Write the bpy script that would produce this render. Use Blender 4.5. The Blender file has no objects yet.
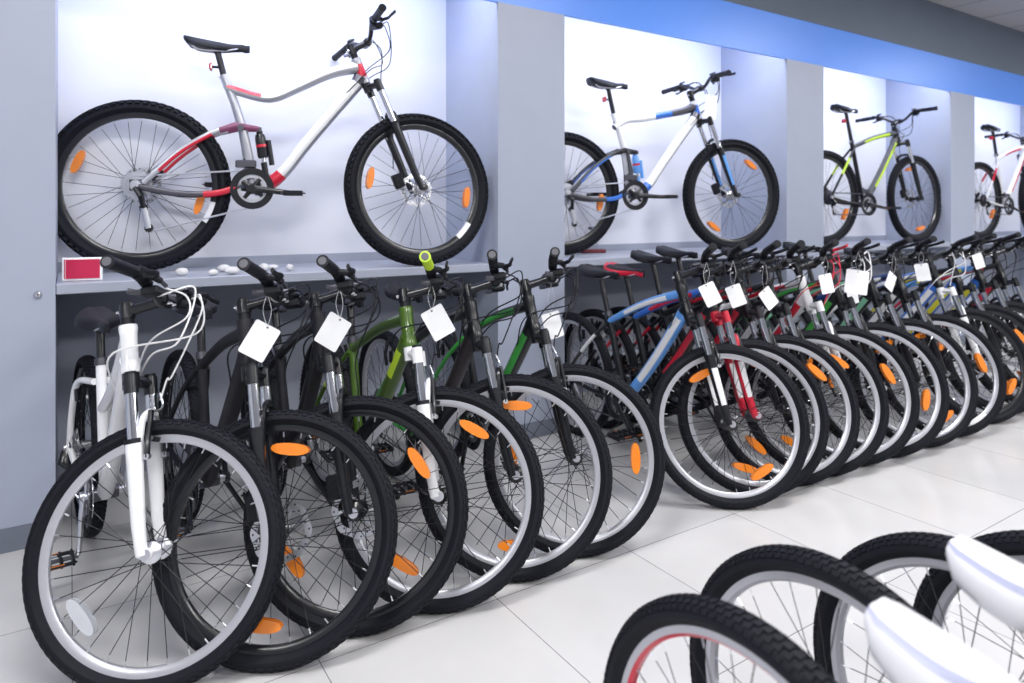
import bpy, math, random
from mathutils import Matrix, Vector, Euler
random.seed(7)
PI = math.pi
COL = bpy.context.scene.collection
V = Vector

# ------------------------------------------------------------------ materials
_m = {}
def mat(name, col, rough=.5, metal=0., coat=0., bump=0., scale=60., var=0., emit=0., spec=.5):
    if name in _m: return _m[name]
    m = bpy.data.materials.new(name); m.use_nodes = True
    nt = m.node_tree; b = nt.nodes['Principled BSDF']
    b.inputs['Base Color'].default_value = (*col, 1)
    b.inputs['Roughness'].default_value = rough
    b.inputs['Metallic'].default_value = metal
    b.inputs['Coat Weight'].default_value = coat
    b.inputs['Coat Roughness'].default_value = .08
    b.inputs['Specular IOR Level'].default_value = spec
    tc = nt.nodes.new('ShaderNodeTexCoord')
    nz = nt.nodes.new('ShaderNodeTexNoise'); nz.inputs['Scale'].default_value = scale
    nt.links.new(tc.outputs['Object'], nz.inputs['Vector'])
    v = max(var, .03)
    mr = nt.nodes.new('ShaderNodeMapRange')
    mr.inputs['To Min'].default_value = 1 - v; mr.inputs['To Max'].default_value = 1 + v
    nt.links.new(nz.outputs['Fac'], mr.inputs['Value'])
    vm = nt.nodes.new('ShaderNodeVectorMath'); vm.operation = 'SCALE'
    vm.inputs[0].default_value = col
    nt.links.new(mr.outputs['Result'], vm.inputs['Scale'])
    nt.links.new(vm.outputs['Vector'], b.inputs['Base Color'])
    if bump:
        bp = nt.nodes.new('ShaderNodeBump'); bp.inputs['Strength'].default_value = bump
        bp.inputs['Distance'].default_value = .002
        nt.links.new(nz.outputs['Fac'], bp.inputs['Height'])
        nt.links.new(bp.outputs['Normal'], b.inputs['Normal'])
    if emit:
        b.inputs['Emission Color'].default_value = (*col, 1)
        b.inputs['Emission Strength'].default_value = emit
    _m[name] = m
    return m

RUBBER = mat('rubber', (.0085, .0095, .015), .68, bump=.3, scale=300, spec=.22)
BLACK = mat('black_gloss', (.006, .007, .011), .3, coat=.25)
MATTE = mat('black_matte', (.011, .011, .017), .5, spec=.35)
PLASTIC = mat('black_plastic', (.008, .009, .014), .48, spec=.3)
BROWNB = mat('dark_brown', (.035, .028, .032), .4)
WHITE = mat('white_gloss', (.86, .87, .9), .25, coat=.6)
SILVER = mat('silver_alloy', (.72, .73, .78), .3, metal=.9)
BRUSH = mat('silver_paint', (.46, .47, .52), .3, metal=.55, coat=.5)
CHROME = mat('chrome', (.82, .84, .9), .09, metal=1.)
STEEL = mat('dark_steel', (.12, .12, .14), .35, metal=.9)
RIMW = mat('pale_rim', (.52, .53, .58), .32, metal=.5)
RED = mat('red_paint', (.62, .012, .04), .3, coat=.5)
BLUE = mat('blue_paint', (.03, .16, .62), .3, coat=.5)
LBLUE = mat('light_blue_paint', (.12, .36, .85), .3, coat=.5)
GREEN = mat('green_paint', (.06, .13, .012), .3, coat=.6)
LIME = mat('lime', (.52, .75, .04), .45)
BGREEN = mat('bright_green', (.06, .42, .07), .3, coat=.4)
PURPLE = mat('plum_paint', (.2, .05, .12), .35)
ORANGE = mat('orange_reflector', (.88, .25, .02), .22, coat=.8, bump=.2, scale=500)
CLEARR = mat('clear_reflector', (.55, .57, .62), .12, coat=.8, bump=.2, scale=500)
REDR = mat('red_reflector', (.7, .01, .03), .2, coat=.7)
CARD = mat('white_card', (.94, .95, .98), .7)
STONE = mat('white_stone', (.66, .66, .68), .75, bump=.6, scale=40, var=.15)
SPOKE = mat('black_spoke', (.02, .02, .025), .35, metal=.6)
SPOKES = mat('steel_spoke', (.35, .36, .4), .3, metal=.9)
WCABLE = mat('white_cable', (.8, .8, .82), .4)
YELL = mat('yellow_decal', (.75, .7, .05), .4)

# ------------------------------------------------------------------ mesh builder
class MB:
    def __init__(s): s.v = []; s.f = []; s.m = []
    def add(s, vs, fs, mi=0):
        b = len(s.v); s.v.extend([tuple(x) for x in vs])
        for f in fs: s.f.append([b + i for i in f]); s.m.append(mi)
    def box(s, c, d, mi=0, rot=None, bev=.0):
        c = V(c); x, y, z = d[0]/2, d[1]/2, d[2]/2
        if bev:
            # chamfered box: three stacked rings
            vs = []
            for zz, k in ((-z, bev), (-z+bev, 0), (z-bev, 0), (z, bev)):
                for sx, sy in ((1, 1), (-1, 1), (-1, -1), (1, -1)):
                    a = V((sx*(x-k), sy*(y-k-bev), zz)); b2 = V((sx*(x-k-bev), sy*(y-k), zz))
                    pr = [a, b2] if sx*sy > 0 else [b2, a]
                    vs += pr
            fs = [list(range(7, -1, -1)), list(range(24, 32))]
            for r in range(3):
                for i in range(8):
                    fs.append([r*8+i, r*8+(i+1) % 8, (r+1)*8+(i+1) % 8, (r+1)*8+i])
        else:
            vs = [V((i, j, k)) for k in (-z, z) for i, j in ((-x, -y), (x, -y), (x, y), (-x, y))]
            fs = [[3, 2, 1, 0], [4, 5, 6, 7], [0, 1, 5, 4], [1, 2, 6, 5], [2, 3, 7, 6], [3, 0, 4, 7]]
        if rot is not None: vs = [rot @ v for v in vs]
        s.add([v + c for v in vs], fs, mi)
    def tube(s, pts, r, seg=10, mi=0, ref=None, cap=True, closed=False, ph=0.):
        """r: number | list of number | list of (r_in_plane, r_side); ref: side vector. mi: int or list per span"""
        pts = [V(p) for p in pts]; n = len(pts); b = len(s.v)
        prev = None
        for i, p in enumerate(pts):
            if closed: t = pts[(i+1) % n] - pts[i-1]
            else: t = pts[min(i+1, n-1)] - pts[max(i-1, 0)]
            t.normalize()
            if ref is not None:
                sd = V(ref) - t*t.dot(V(ref))
            elif prev is None:
                sd = V((0, 0, 1)) if abs(t.z) < .9 else V((1, 0, 0)); sd = sd - t*t.dot(sd)
            else: sd = prev - t*t.dot(prev)
            sd.normalize(); prev = sd
            up = t.cross(sd)
            rr = r[i] if isinstance(r, (list, tuple)) else r
            ra, rb = rr if isinstance(rr, (list, tuple)) else (rr, rr)
            for k in range(seg):
                a = 2*PI*k/seg + ph
                s.v.append(tuple(p + up*(math.cos(a)*ra) + sd*(math.sin(a)*rb)))
        for i in range(n if closed else n-1):
            mm = mi[min(i, len(mi)-1)] if isinstance(mi, (list, tuple)) else mi
            j = (i+1) % n
            for k in range(seg):
                s.f.append([b+i*seg+k, b+i*seg+(k+1) % seg, b+j*seg+(k+1) % seg, b+j*seg+k]); s.m.append(mm(i, k/seg) if callable(mm) else mm)
        if cap and not closed:
            if callable(mi): mi = [mi(0, 0)]
            m0 = mi[0] if isinstance(mi, (list, tuple)) else mi; m1 = mi[-1] if isinstance(mi, (list, tuple)) else mi
            s.f.append([b+k for k in range(seg-1, -1, -1)]); s.m.append(m0)
            s.f.append([b+(n-1)*seg+k for k in range(seg)]); s.m.append(m1)
    def lathe(s, prof, seg=48, c=(0, 0, 0), mi=0, closed=True, amat=None, kmat=None):
        """around the y axis; prof = [(radius, y)]"""
        n = len(prof); b = len(s.v); c = V(c)
        for i in range(seg):
            a = 2*PI*i/seg; ca, sa = math.cos(a), math.sin(a)
            for r, y in prof: s.v.append((c.x + r*ca, c.y + y, c.z + r*sa))
        for i in range(seg):
            j = (i+1) % seg
            mm = amat(i/seg*360) if amat else mi
            for k in range(n if closed else n-1):
                l = (k+1) % n
                s.f.append([b+i*n+k, b+i*n+l, b+j*n+l, b+j*n+k]); s.m.append(kmat[k] if kmat else mm)
    def disc(s, r, y0, y1, seg=32, c=(0, 0, 0), mi=0, r0=0.):
        if r0: s.lathe([(r0, y0), (r, y0), (r, y1), (r0, y1)], seg, c, mi)
        else: s.tube([V(c)+V((0, y0, 0)), V(c)+V((0, y1, 0))], r, seg, mi)
    def mesh(s, name, mats):
        me = bpy.data.meshes.new(name)
        me.from_pydata(s.v, [], s.f)
        for m in mats: me.materials.append(m)
        me.polygons.foreach_set('material_index', s.m)
        me.polygons.foreach_set('use_smooth', [True]*len(s.f))
        me.update()
        try: me.set_sharp_from_angle(angle=math.radians(38))
        except Exception: pass
        return me

def link(name, me, parent=None, mtx=None):
    o = bpy.data.objects.new(name, me); COL.objects.link(o)
    if parent is not None: o.parent = parent
    if mtx is not None: o.matrix_local = mtx
    return o
def build(name, mb, mats, parent=None, mtx=None):
    return link(name, mb.mesh(name, mats), parent, mtx)
_cache = {}
def cached(key, fn, name, mats):
    k = (key, tuple(m.name for m in mats))
    if k not in _cache:
        mb = MB(); fn(mb); _cache[k] = mb.mesh(name, mats)
    return _cache[k]
def tag(o, label, cat, group=None, kind=None):
    if label: o['label'] = label
    if cat: o['category'] = cat
    if group: o['group'] = group
    if kind: o['kind'] = kind
    return o
def spline(pts, n=8):
    pts = [V(p) for p in pts]; out = []
    P = [pts[0]*2-pts[1]] + pts + [pts[-1]*2-pts[-2]]
    for i in range(1, len(P)-2):
        for k in range(n):
            t = k/n
            a, b, c, d = P[i-1], P[i], P[i+1], P[i+2]
            out.append(.5*((2*b) + (c-a)*t + (2*a-5*b+4*c-d)*t*t + (3*b-a-3*c+d)*t**3))
    out.append(pts[-1]); return out

# ------------------------------------------------------------------ wheel
def tire_fn(R, tw, th, knob, n):
    def fn(mb):
        prof = []
        for k in range(18):
            a = 2*PI*k/18
            prof.append((R - knob - th/2 + math.cos(a)*th/2 + (.0), math.sin(a)*tw/2*(1. if math.cos(a) > -.5 else .8)))
        mb.lathe(prof, 96)
        rows = ((0, .34, 1.0), (.5, .26, 1.0), (-.5, .26, 1.0), (.95, .3, 1.35), (-.95, .3, 1.35)) if knob > .003 else \
               ((0, .5, .9), (.55, .3, .9), (-.55, .3, .9), (1.02, .22, 1.1), (-1.02, .22, 1.1))
        for ri, (ang, wid, k) in enumerate(rows):
            for i in range(n):
                a = 2*PI*(i + (.5 if ri in (1, 2) else 0))/n
                r = R - knob - th/2 + math.cos(ang)*th/2; y = math.sin(ang)*tw/2
                ca, sa = math.cos(a), math.sin(a)
                er = V((ca, 0, sa)); et = V((-sa, 0, ca)); ey = V((0, 1, 0))
                up = (er*math.cos(ang) + ey*math.sin(ang)*th/tw).normalized(); sd = up.cross(et)
                c = er*r + ey*y + up*(knob*.3)
                dl = 2*PI*R/n*(.56 if knob > .003 else .6)
                rot = Matrix((et, sd, up)).transposed()
                mb.box(c, (dl, wid*tw*.62, knob*1.5*k), 0, rot)
    return fn
def rim_fn(r1, h, w, decal):
    def fn(mb):
        am = None; km = None
        if decal == 'inner': km = [0, 0, 1, 1, 1, 0]
        elif decal: am = lambda d: 1 if any(a <= d % 360 <= b for a, b in decal) else 0
        mb.lathe([(r1+.004, -w/2), (r1+.004, w/2), (r1-h*.55, w/2), (r1-h, w*.25), (r1-h, -w*.25), (r1-h*.55, -w/2)], 120, amat=am, kmat=km)
    return fn
def spokes_fn(rr, n, rs, fl=.03):
    def fn(mb):
        for i in range(n):
            a = 2*PI*i/n; sd = 1 if i % 2 else -1; sg = 1 if (i//2) % 2 else -1
            h = a + sg*1.15
            p0 = V((.023*math.cos(h), sd*fl, .023*math.sin(h))); p1 = V((rr*math.cos(a), sd*.003, rr*math.sin(a)))
            mb.tube([p0, p1], rs, 4, 0, cap=False)
            d = (p1-p0).normalized()
            mb.tube([p1-d*.014, p1], rs*1.7, 4, 1, cap=False)
    return fn
def hub_fn(wide):
    def fn(mb):
        w = .05 if not wide else .062
        mb.lathe([(.0045, -w), (.012, -w), (.013, -.04), (.027, -.033), (.027, -.029), (.014, -.024), (.013, 0), (.014, .024), (.027, .029), (.027, .033), (.013, .04), (.012, w), (.0045, w)], 20, closed=True)
        mb.tube([(0, -w-.012, 0), (0, w+.012, 0)], .0045, 8)
        mb.disc(.014, -w-.016, -w-.008, 10, mi=1); mb.disc(.012, w+.008, w+.016, 10, mi=1)
        mb.tube([(0, w+.012, 0), (.01, w+.02, .01), (.04, w+.02, .03), (.055, w+.016, .036)], [(.005, .003)]*4, 6, 1)
    return fn
def reflector_fn(r, ang):
    def fn(mb):
        a = math.radians(ang); er = V((math.cos(a), 0, math.sin(a))); et = V((-er.z, 0, er.x)); c = er*r
        L = .054; W = .0165
        for y0, y1, k, mi in ((-.013, -.004, 1, 0), (.004, .013, 1, 0), (-.005, .005, .55, 1)):
            vs = []; n = 16
            for y in (y0, y1):
                for i in range(n):
                    t = 2*PI*i/n; x = math.cos(t); z = math.sin(t)
                    x = math.copysign(abs(x)**.8, x); z = math.copysign(abs(z)**1.0, z)
                    vs.append(c + et*(x*L*k) + er*(z*W*k) + V((0, y, 0)))
            fs = [list(range(n-1, -1, -1)), list(range(n, 2*n))] + [[i, (i+1) % n, n+(i+1) % n, n+i] for i in range(n)]
            mb.add(vs, fs, mi)
        for y in (-.0135, .0135):
            mb.disc(.006, y-.0008, y+.0008, 12, c, 1)
    return fn
def rotor_fn(y):
    def fn(mb):
        n = 96; vs = []
        for yy in (y-.001, y+.001):
            for i in range(n):
                a = 2*PI*i/n; ro = .083 + .0025*math.sin(a*8); ri = .064 + .002*math.sin(a*8+1)
                vs += [(ro*math.cos(a), yy, ro*math.sin(a)), (ri*math.cos(a), yy, ri*math.sin(a))]
        fs = []
        for i in range(n):
            j = (i+1) % n
            a, b, c, d = 2*i, 2*i+1, 2*j+1, 2*j
            if i % 6 == 2:
                A, B, C, D = [q for q in (a, b, c, d)]
            o = 2*n
            fs += [[a, b, c, d], [o+d, o+c, o+b, o+a], [a, d, o+d, o+a], [b, o+b, o+c, c]]
        mb.add(vs, fs, 0)
        for i in range(24):   # drilled look: small dark studs on the track
            a = 2*PI*i/24; rr = .0735 + (.004 if i % 2 else -.004)
            mb.disc(.0032, y-.0016, y+.0016, 6, (rr*math.cos(a), 0, rr*math.sin(a)), 1)
        for i in range(6):
            a = 2*PI*i/6
            mb.tube([(.02*math.cos(a), y, .02*math.sin(a)), (.045*math.cos(a+.25), y, .045*math.sin(a+.25)), (.066*math.cos(a+.35), y, .066*math.sin(a+.35))], [(.004, .001)]*3, 4, 0, ref=(0, 1, 0))
        mb.disc(.024, y-.002, y+.002, 16, mi=1)
    return fn
def gear(mb, r, y0, y1, n, c=(0, 0, 0), mi=0, r0=0., td=.004):
    c = V(c); m = n*4; vs = []
    for yy in (y0, y1):
        for i in range(m):
            rr = r if i % 4 in (0, 1) else r-td
            a = 2*PI*i/m; vs.append(c + V((rr*math.cos(a), yy, rr*math.sin(a))))
        for i in range(m):
            a = 2*PI*i/m; vs.append(c + V((r0*math.cos(a), yy, r0*math.sin(a))))
    o = 2*m; fs = []
    for i in range(m):
        j = (i+1) % m
        fs += [[i, m+i, m+j, j], [o+j, o+m+j, o+m+i, o+i], [i, j, o+j, o+i]]
        if r0 > 0: fs.append([m+i, o+m+i, o+m+j, m+j])
    mb.add(vs, fs, mi)
def cassette_fn(mb):
    for k in range(8):
        gear(mb, .064 - k*.0056, -.036-k*.0042, -.0345-k*.0042, 30-2*k, r0=.012)
        if k < 3:
            pass
    mb.disc(.012, -.07, -.03, 14, mi=1)

def make_wheel(root, name, S, hubpos, mtx, rim, spk, refl, rmat, front, disc, ang=0, decal=None):
    R, tw, th, kn = S['R'], S['tw'], S['th'], S['knob']
    M = mtx @ Matrix.Translation(V(hubpos)) @ Matrix.Rotation(-math.radians(ang), 4, 'Y')
    rr = R - th - kn
    hq = S.get('hq', True)
    w = link(name, cached(('rim', rr, S['rimh'], decal), rim_fn(rr, S['rimh'], S['rimw'], decal), name, [rim, RED if decal == 'inner' else WHITE]), root, M)
    link('tire', cached(('tire', R, tw), tire_fn(R, tw, th, kn, S['nk']), 'tire', [RUBBER]), w)
    link('spokes', cached(('spokes', rr), spokes_fn(rr-S['rimh'], S['nsp'], S['spr']), 'spokes', [spk, SILVER]), w)
    link('hub', cached(('hub', front), hub_fn(not front), 'hub', [SILVER if S.get('silverhub') else BLACK, SILVER]), w)
    for a in refl:
        link('reflector', cached(('refl', R, a), reflector_fn(R-th-S['rimh']-.048, a), 'reflector', [rmat, rmat]), w)
    if disc: link('brake_disc', cached(('rotor', .04), rotor_fn(.043), 'brake_disc', [SILVER, STEEL]), w)
    if not front: link('cassette', cached(('cass',), cassette_fn, 'cassette', [STEEL if not S.get('silverhub') else SILVER, SILVER]), w)
    return w

# ------------------------------------------------------------------ saddle
def saddle_fn(L, W, style):
    def fn(mb):
        n = 16; ns = 14; secs = []
        for i in range(n+1):
            t = i/n     # 0 rear .. 1 nose
            x = -L*.5 + L*t
            if t < .3: w = W*(.72 + .28*math.sin(t/.3*PI/2))
            else: w = W*(.2 + .8*(0.5+0.5*math.cos(min(1, (t-.3)/.5)*PI)))
            if t > .9: w *= math.sqrt(max(.05, 1-((t-.9)/.1)**2*.8))
            if t < .06: w *= .72 + .28*(t/.06)
            zt = .012*(1-t)**2*1.3 - .01*math.sin(t*PI) + (-.006 if t > .93 else 0)
            drop = .034 + (.016 if style == 'kid' else .004)*math.sin(min(1, t*1.3)*PI)
            if t < .06: drop *= .6 + .4*t/.06
            sec = []
            for k in range(ns):
                a = PI*k/(ns-1)
                if style == 'kid':
                    tb_ = [(1, -1), (1.03, -.72), (.98, -.38), (.8, -.16), (.6, -.01), (.3, .03), (.06, 0)]
                    q = tb_[k] if k < 7 else tb_[13-k]; sgn = 1 if k < 7 else -1
                    sec.append(V((x, sgn*q[0]*w, zt + q[1]*drop))); continue
                yy = math.cos(a)*w; zz = zt - (1-max(0., math.sin(a))**.6)*drop - (.006*math.exp(-((yy/.014)**2)) if style != 'kid' else 0)
                sec.append(V((x, yy, zz)))
            sec.append(V((x, -w*.8, zt-drop-.006))); sec.append(V((x, 0, zt-drop-.002))); sec.append(V((x, w*.8, zt-drop-.006)))
            secs.append(sec)
        m = len(secs[0]); vs = [p for s_ in secs for p in s_]; 
        for i in range(n):
            for k in range(m):
                l = (k+1) % m
                mi = 0
                if style in ('accent',) and i < 2 : mi = 1
                if style in ('accent', 'side') and k in (0, 1, 11, 12): mi = 1
                if style == 'kid' and k in (3, 9): mi = 1  # strip coloured as the shade along the crease between top and skirt
                if k >= ns-1: mi = 2
                mb.add([vs[i*m+k], vs[i*m+l], vs[(i+1)*m+l], vs[(i+1)*m+k]], [[0, 1, 2, 3]], mi)
        mb.add(secs[0], [list(range(m))], 0 if style != 'accent' else 1); mb.add(secs[-1], [list(range(m-1, -1, -1))], 0)
    return fn
def weld(me):
    import bmesh
    bm = bmesh.new(); bm.from_mesh(me); bmesh.ops.remove_doubles(bm, verts=bm.verts, dist=1e-5)
    bmesh.ops.recalc_face_normals(bm, faces=bm.faces); bm.to_mesh(me); bm.free()
    me.set_sharp_from_angle(angle=math.radians(50))

# ------------------------------------------------------------------ bicycle
HARD = dict(R=.33, tw=.05, th=.044, knob=.0022, nk=84, rimh=.016, rimw=.021, nsp=32, spr=.00115, WB=1.05, bb=(.425, .285), ha=70, off=.042,
            lc=.47, htl=.135, st=(.30, .70), sad=(.235, .88), lt=.04, barw=.3, rise=.035, stem=.105, crank=.17)
FULL = dict(R=.38, tw=.062, th=.054, knob=.007, nk=72, rimh=.02, rimw=.026, nsp=32, spr=.0011, WB=1.25, bb=(.474, .371), ha=67.3, off=.05, silverhub=True,
            lc=.57, htl=.125, st=(.347, .89), sad=(.31, 1.045), lt=.045, barw=.37, rise=.05, stem=.085, crank=.18)
KID = dict(R=.31, tw=.05, th=.042, knob=.0024, nk=118, rimh=.014, rimw=.022, nsp=32, spr=.0010, WB=.98, bb=(.39, .27), ha=69, off=.035,
           lc=.44, htl=.11, st=(.33, .56), sad=(.305, .715), lt=.03, barw=.27, rise=.05, stem=.05, crank=.12)

def bicycle(pos, heading, label, group, S=HARD, steer=0., roll=0., by='front', z0=0., c=None, name='bicycle', style='hard',
            fr=(), rr=(), fang=0, crank=20., kick=True, sadstyle='plain', sadz=0., cable=PLASTIC, low=False, bartilt=0., rearref=None):
    """pos: floor point of the front (or rear) hub; heading in degrees; c: dict of materials"""
    C = dict(frame=MATTE, acc=MATTE, fork=BLACK, crown=None, rim=BLACK, rimr=None, grip=PLASTIC, saddle=PLASTIC, sacc=PLASTIC, spoke=SPOKE, disc=True, refl=ORANGE,
             bar=BLACK, down=None, shock=BLACK, stem=BLACK, fdec=None, decal=None, stan=CHROME, stay=None)
    C.update(c or {})
    if C['down'] is None: C['down'] = C['frame']
    if C['crown'] is None: C['crown'] = C['fork']
    if C['stay'] is None: C['stay'] = C['frame']
    if C['rimr'] is None: C['rimr'] = C['rim']
    R, WB = S['R'], S['WB']
    ha = math.radians(S['ha']); sn, cs = math.sin(ha), math.cos(ha)
    s_ = V((-cs, 0, sn)); p_ = V((sn, 0, cs))
    F = V((WB, 0, R)); RH = V((0, 0, R)); A0 = F - p_*S['off']
    ax = lambda l, q=0, y=0: A0 + s_*l + p_*q + V((0, y, 0))
    BB = V((S['bb'][0], 0, S['bb'][1])); ST = V((S['st'][0], 0, S['st'][1]))
    ST_M = Matrix.Translation(A0) @ Matrix.Rotation(math.radians(steer), 4, s_) @ Matrix.Translation(-A0)
    # placement -------------------------------------------------------
    pitch = 0.; hd = math.radians(heading)
    for _ in range(8):
        Rm = Matrix.Rotation(hd, 4, 'Z') @ Matrix.Rotation(math.radians(-roll), 4, 'X') @ Matrix.Rotation(pitch, 4, 'Y')
        tr = S['tw']/2
        def low_(h, axv): return h.z - (R-tr)*math.sqrt(max(0, 1-axv.z**2)) - tr
        fh = Rm @ (ST_M @ F); fa = (Rm.to_3x3() @ (ST_M.to_3x3() @ V((0, 1, 0))))
        rh = Rm @ RH; ra = Rm.to_3x3() @ V((0, 1, 0))
        zf, zr = low_(fh, fa), low_(rh, ra)
        pitch += (zf - zr)/WB
    anchor = fh if by == 'front' else rh
    T = V((pos[0]-anchor.x, pos[1]-anchor.y, z0 - min(zf, zr)))
    root = bpy.data.objects.new(name, None); COL.objects.link(root)
    root.matrix_world = Matrix.Translation(T) @ Rm
    root.empty_display_size = .1
    tag(root, label, 'bicycle', group)
    I = Matrix.Identity(4)
    # wheels ----------------------------------------------------------
    make_wheel(root, 'front_wheel', S, F, ST_M, C['rim'], C['spoke'], fr, C['refl'], True, C['disc'], fang, C['decal'])
    make_wheel(root, 'rear_wheel', S, RH, I, C['rimr'], C['spoke'], rr, ORANGE, False, C['disc'], 20, C.get('rdecal') or C['decal'])
    # frame -----------------------------------------------------------
    m = MB(); Y = (0, 1, 0); mats = [C['frame'], C['acc'], C['down'], C['stay'], STEEL, C.get('under') or BRUSH, C.get('link') or (STEEL if style == 'full' else C.get('tacc') or C['acc']), C.get('tt') or C['frame'], C.get('st') or C['stay']]
    htb, htt = ax(S['lc']), ax(S['lc']+S['htl'])
    k = R/.33
    m.tube([htb, htb+s_*.012, htb+s_*.03, htt-s_*.03, htt-s_*.01, htt], [.024, .026, .0225, .0225, .025, .024], 16, [0, 0, 1 if style == 'full' else 0, 0, 0], Y)
    if style == 'full':
        tt = [ax(S['lc']+.085, -.005), V((.82, 0, .925)), V((.68, 0, .852)), V((.57, 0, .797)), V((.49, 0, .797)), V((.36, 0, .832))]
        if C.get('straight'):
            tt = [ax(S['lc']+.085, -.005), V((.86, 0, .93)), V((.70, 0, .895)), V((.56, 0, .865)), V((.44, 0, .85)), V((.352, 0, .80))]
        m.tube(spline(tt, 5), [(.019+.012*math.exp(-i/6), .024) for i in range(26)], 16, lambda i, k: ((4 if i < 8 else (1 if i < 12 else 2)) if C.get('straight') else 1 if 19 <= i <= 24 and .3 < k < .7 else (2 if .28 < k < .72 else 3)) if True else 0, Y)
        dt = [ax(S['lc']+.035, -.008), V((.93, 0, .865)), V((.83, 0, .74)), V((.7, 0, .575)), V((.615, 0, .46)), V((.55, 0, .40)), BB]
        m.tube(spline(dt, 4), [(.035-.007*math.sin(i/24*PI), .032) for i in range(25)], 18, lambda i, k: (1 if 17 <= i <= 20 and k > .2 else (4 if i > 21 or i < 3 else (5 if (k < .17 or k > .83) else 2))), Y)
        st0 = BB + (ST-BB)*.05
        m.tube([BB, V((.455, 0, .5)), V((.43, 0, .64)), V((.395, 0, .76)), ST], [(.03, .03), (.024, .026), (.021, .022), (.0195, .02), (.0195, .0195)], 14, 8, Y)
        m.tube([V((.36, 0, .845)), V((.375, 0, .80)), V((.40, 0, .76))], [(.014, .012)]*3, 8, 0, Y)
        # swing arm, rocker
        for y in (-1, 1):
            m.tube(spline([RH+V((.03, y*.062, .01)), V((.17, y*.055, .53)), V((.30, y*.045, .618)), V((.36, y*.04, .64))], 5), [(.013, .009)]*16, 8, lambda i, k: 1 if 2 <= i <= 9 and .25 < k < .75 else 3, Y)
            m.tube(spline([RH+V((.01, y*.062, -.005)), V((.17, y*.058, .345)), V((.33, y*.05, .35)), BB+V((-.02, y*.035, .03))], 5), [(.014, .009)]*16, 8, lambda i, k: 1 if 8 <= i <= 12 and .1 < k < .9 else 4, Y)
            m.tube([V((.335, y*.048, .632)), V((.40, y*.046, .655)), V((.50, y*.03, .648))], [(.012, .005), (.017, .006), (.01, .005)], 8, 6, Y)
            m.box(RH+V((0, y*.06, 0)), (.05, .008, .05), 4, bev=.003)
            m.disc(.014, -.004, .004, 12, V((.425, y*.053, .648)), 4)
            m.tube([V((.43, y*.03, .645)), V((.455, y*.032, .52)), V((.45, y*.03, .42))], [(.012, .006), (.018, .006), (.012, .006)], 8, 3, Y)
        m.box(V((.50, 0, .645)), (.02, .06, .02), 4)
        m.box(V((.53, 0, .425)), (.03, .05, .03), 4)
    else:
        tb = ax(S['lc']+S['htl']-.035)
        tts = ST + (BB-ST)*.10
        if low: tts = BB + (ST-BB)*.62
        mid = (tb+tts)/2 + V((0, 0, .018 if not low else -.03))
        m.tube(spline([tb, mid, tts], 6), [(.021*k**.5-.005*i/12, .021-.005*i/12) for i in range(13)], 16, lambda i, k: 6 if 2 <= i <= 8 and (.18 < k < .34 or .66 < k < .82) else 7, Y)
        db = ax(S['lc']+.035)
        d1 = db + (BB-db)*.12 + V((0, 0, -.01))
        m.tube(spline([db, d1, db+(BB-db)*.55+V((.008, 0, -.012)), BB], 5), [(.03-.004*i/15, .026) for i in range(16)], 16, lambda i, k: 1 if 4 <= i <= (6 if C.get('splash') else 11) and (.2 < k < .33 or .68 < k < .82) else (0 if i < 2 else 2), Y)
        m.tube([BB, ST], [.0175, .0165], 12, 3 if low else (8 if C.get('st') else 0), Y)
        m.tube([ST-(ST-BB).normalized()*.02, ST+(ST-BB).normalized()*.004], .02, 12, 4)
        for y in (-1, 1):
            ss = ST+(BB-ST)*.12
            if low:
                m.tube(spline([ss+V((0, y*.02, -.02)), V((.15, y*.05, .60)), V((.075, y*.058, .5)), RH+V((.0, y*.06, 0))], 6), .0115, 10, 3)
            else:
                m.tube(spline([ss+V((0, y*.016, 0)), ss*.62+RH*.38+V((0, y*.042, .012)), RH+V((.01, y*.06, .012))], 6), [.0095]*13, 8, [3]*4+[1]*4+[3]*5)
            m.tube(spline([BB+V((-.02, y*.03, 0)), BB*.5+RH*.5+V((0, y*.05, -.012)), RH+V((.01, y*.06, 0))], 5), .0105, 8, 3)
            m.box(RH+V((.012, y*.06, .005)), (.045, .006, .04), 4, bev=.002)
        bri = ST*.55+RH*.45
        m.tube([bri+V((.03, -.03, .02)), bri+V((.03, .03, .02))], .007, 8, 3)
    m.disc(.022*k, -.037, .037, 16, BB, 4)
    build('frame', m, mats, root)
    # fork ------------------------------------------------------------
    m = MB(); lc = S['lc']; ly = .058 if S['R'] < .36 else .066; q = S['off']*.62
    if S is KID: ly = .05
    cr = lc-.035; lowtop = lc*.60
    m.tube([ax(cr, q, -ly-.006), ax(cr+.008, q*.5, -ly*.5), ax(cr+.016, 0), ax(cr+.008, q*.5, ly*.5), ax(cr, q, ly+.006)], [(.018, .016)]*5, 10, 1, s_)
    m.tube([ax(cr-.01), ax(lc)], .022, 12, 1)
    for y in (-1, 1):
        m.tube([ax(cr-.028, q, y*ly), ax(cr+.022, q, y*ly)], .0185, 12, 1)
        m.tube([ax(cr+.022, q, y*ly), ax(cr+.03, q, y*ly)], .015, 12, 3)
        m.tube([ax(lowtop, q, y*ly), ax(lowtop-.02, q, y*ly), ax(lowtop-.05, q, y*ly), ax(.17, q, y*ly), ax(.08, q, y*ly), ax(.0, q+.004, y*ly)],
               [.0225, .0225, .0205, .0195, .0175, .0145], 12, lambda i, k: 2 if (C['fdec'] and i in (2, 3) and (.1 < k < .35 or .65 < k < .9)) else 0, Y)
        m.tube([ax(.03, q, y*ly), ax(.005, q+.006, y*ly), F+V((0, y*ly, 0))], [(.015, .01), (.017, .009), (.015, .008)], 10, 0, Y)
        m.disc(.0155, -.006, .006, 14, F+V((0, y*ly, 0)), 0)
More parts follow.
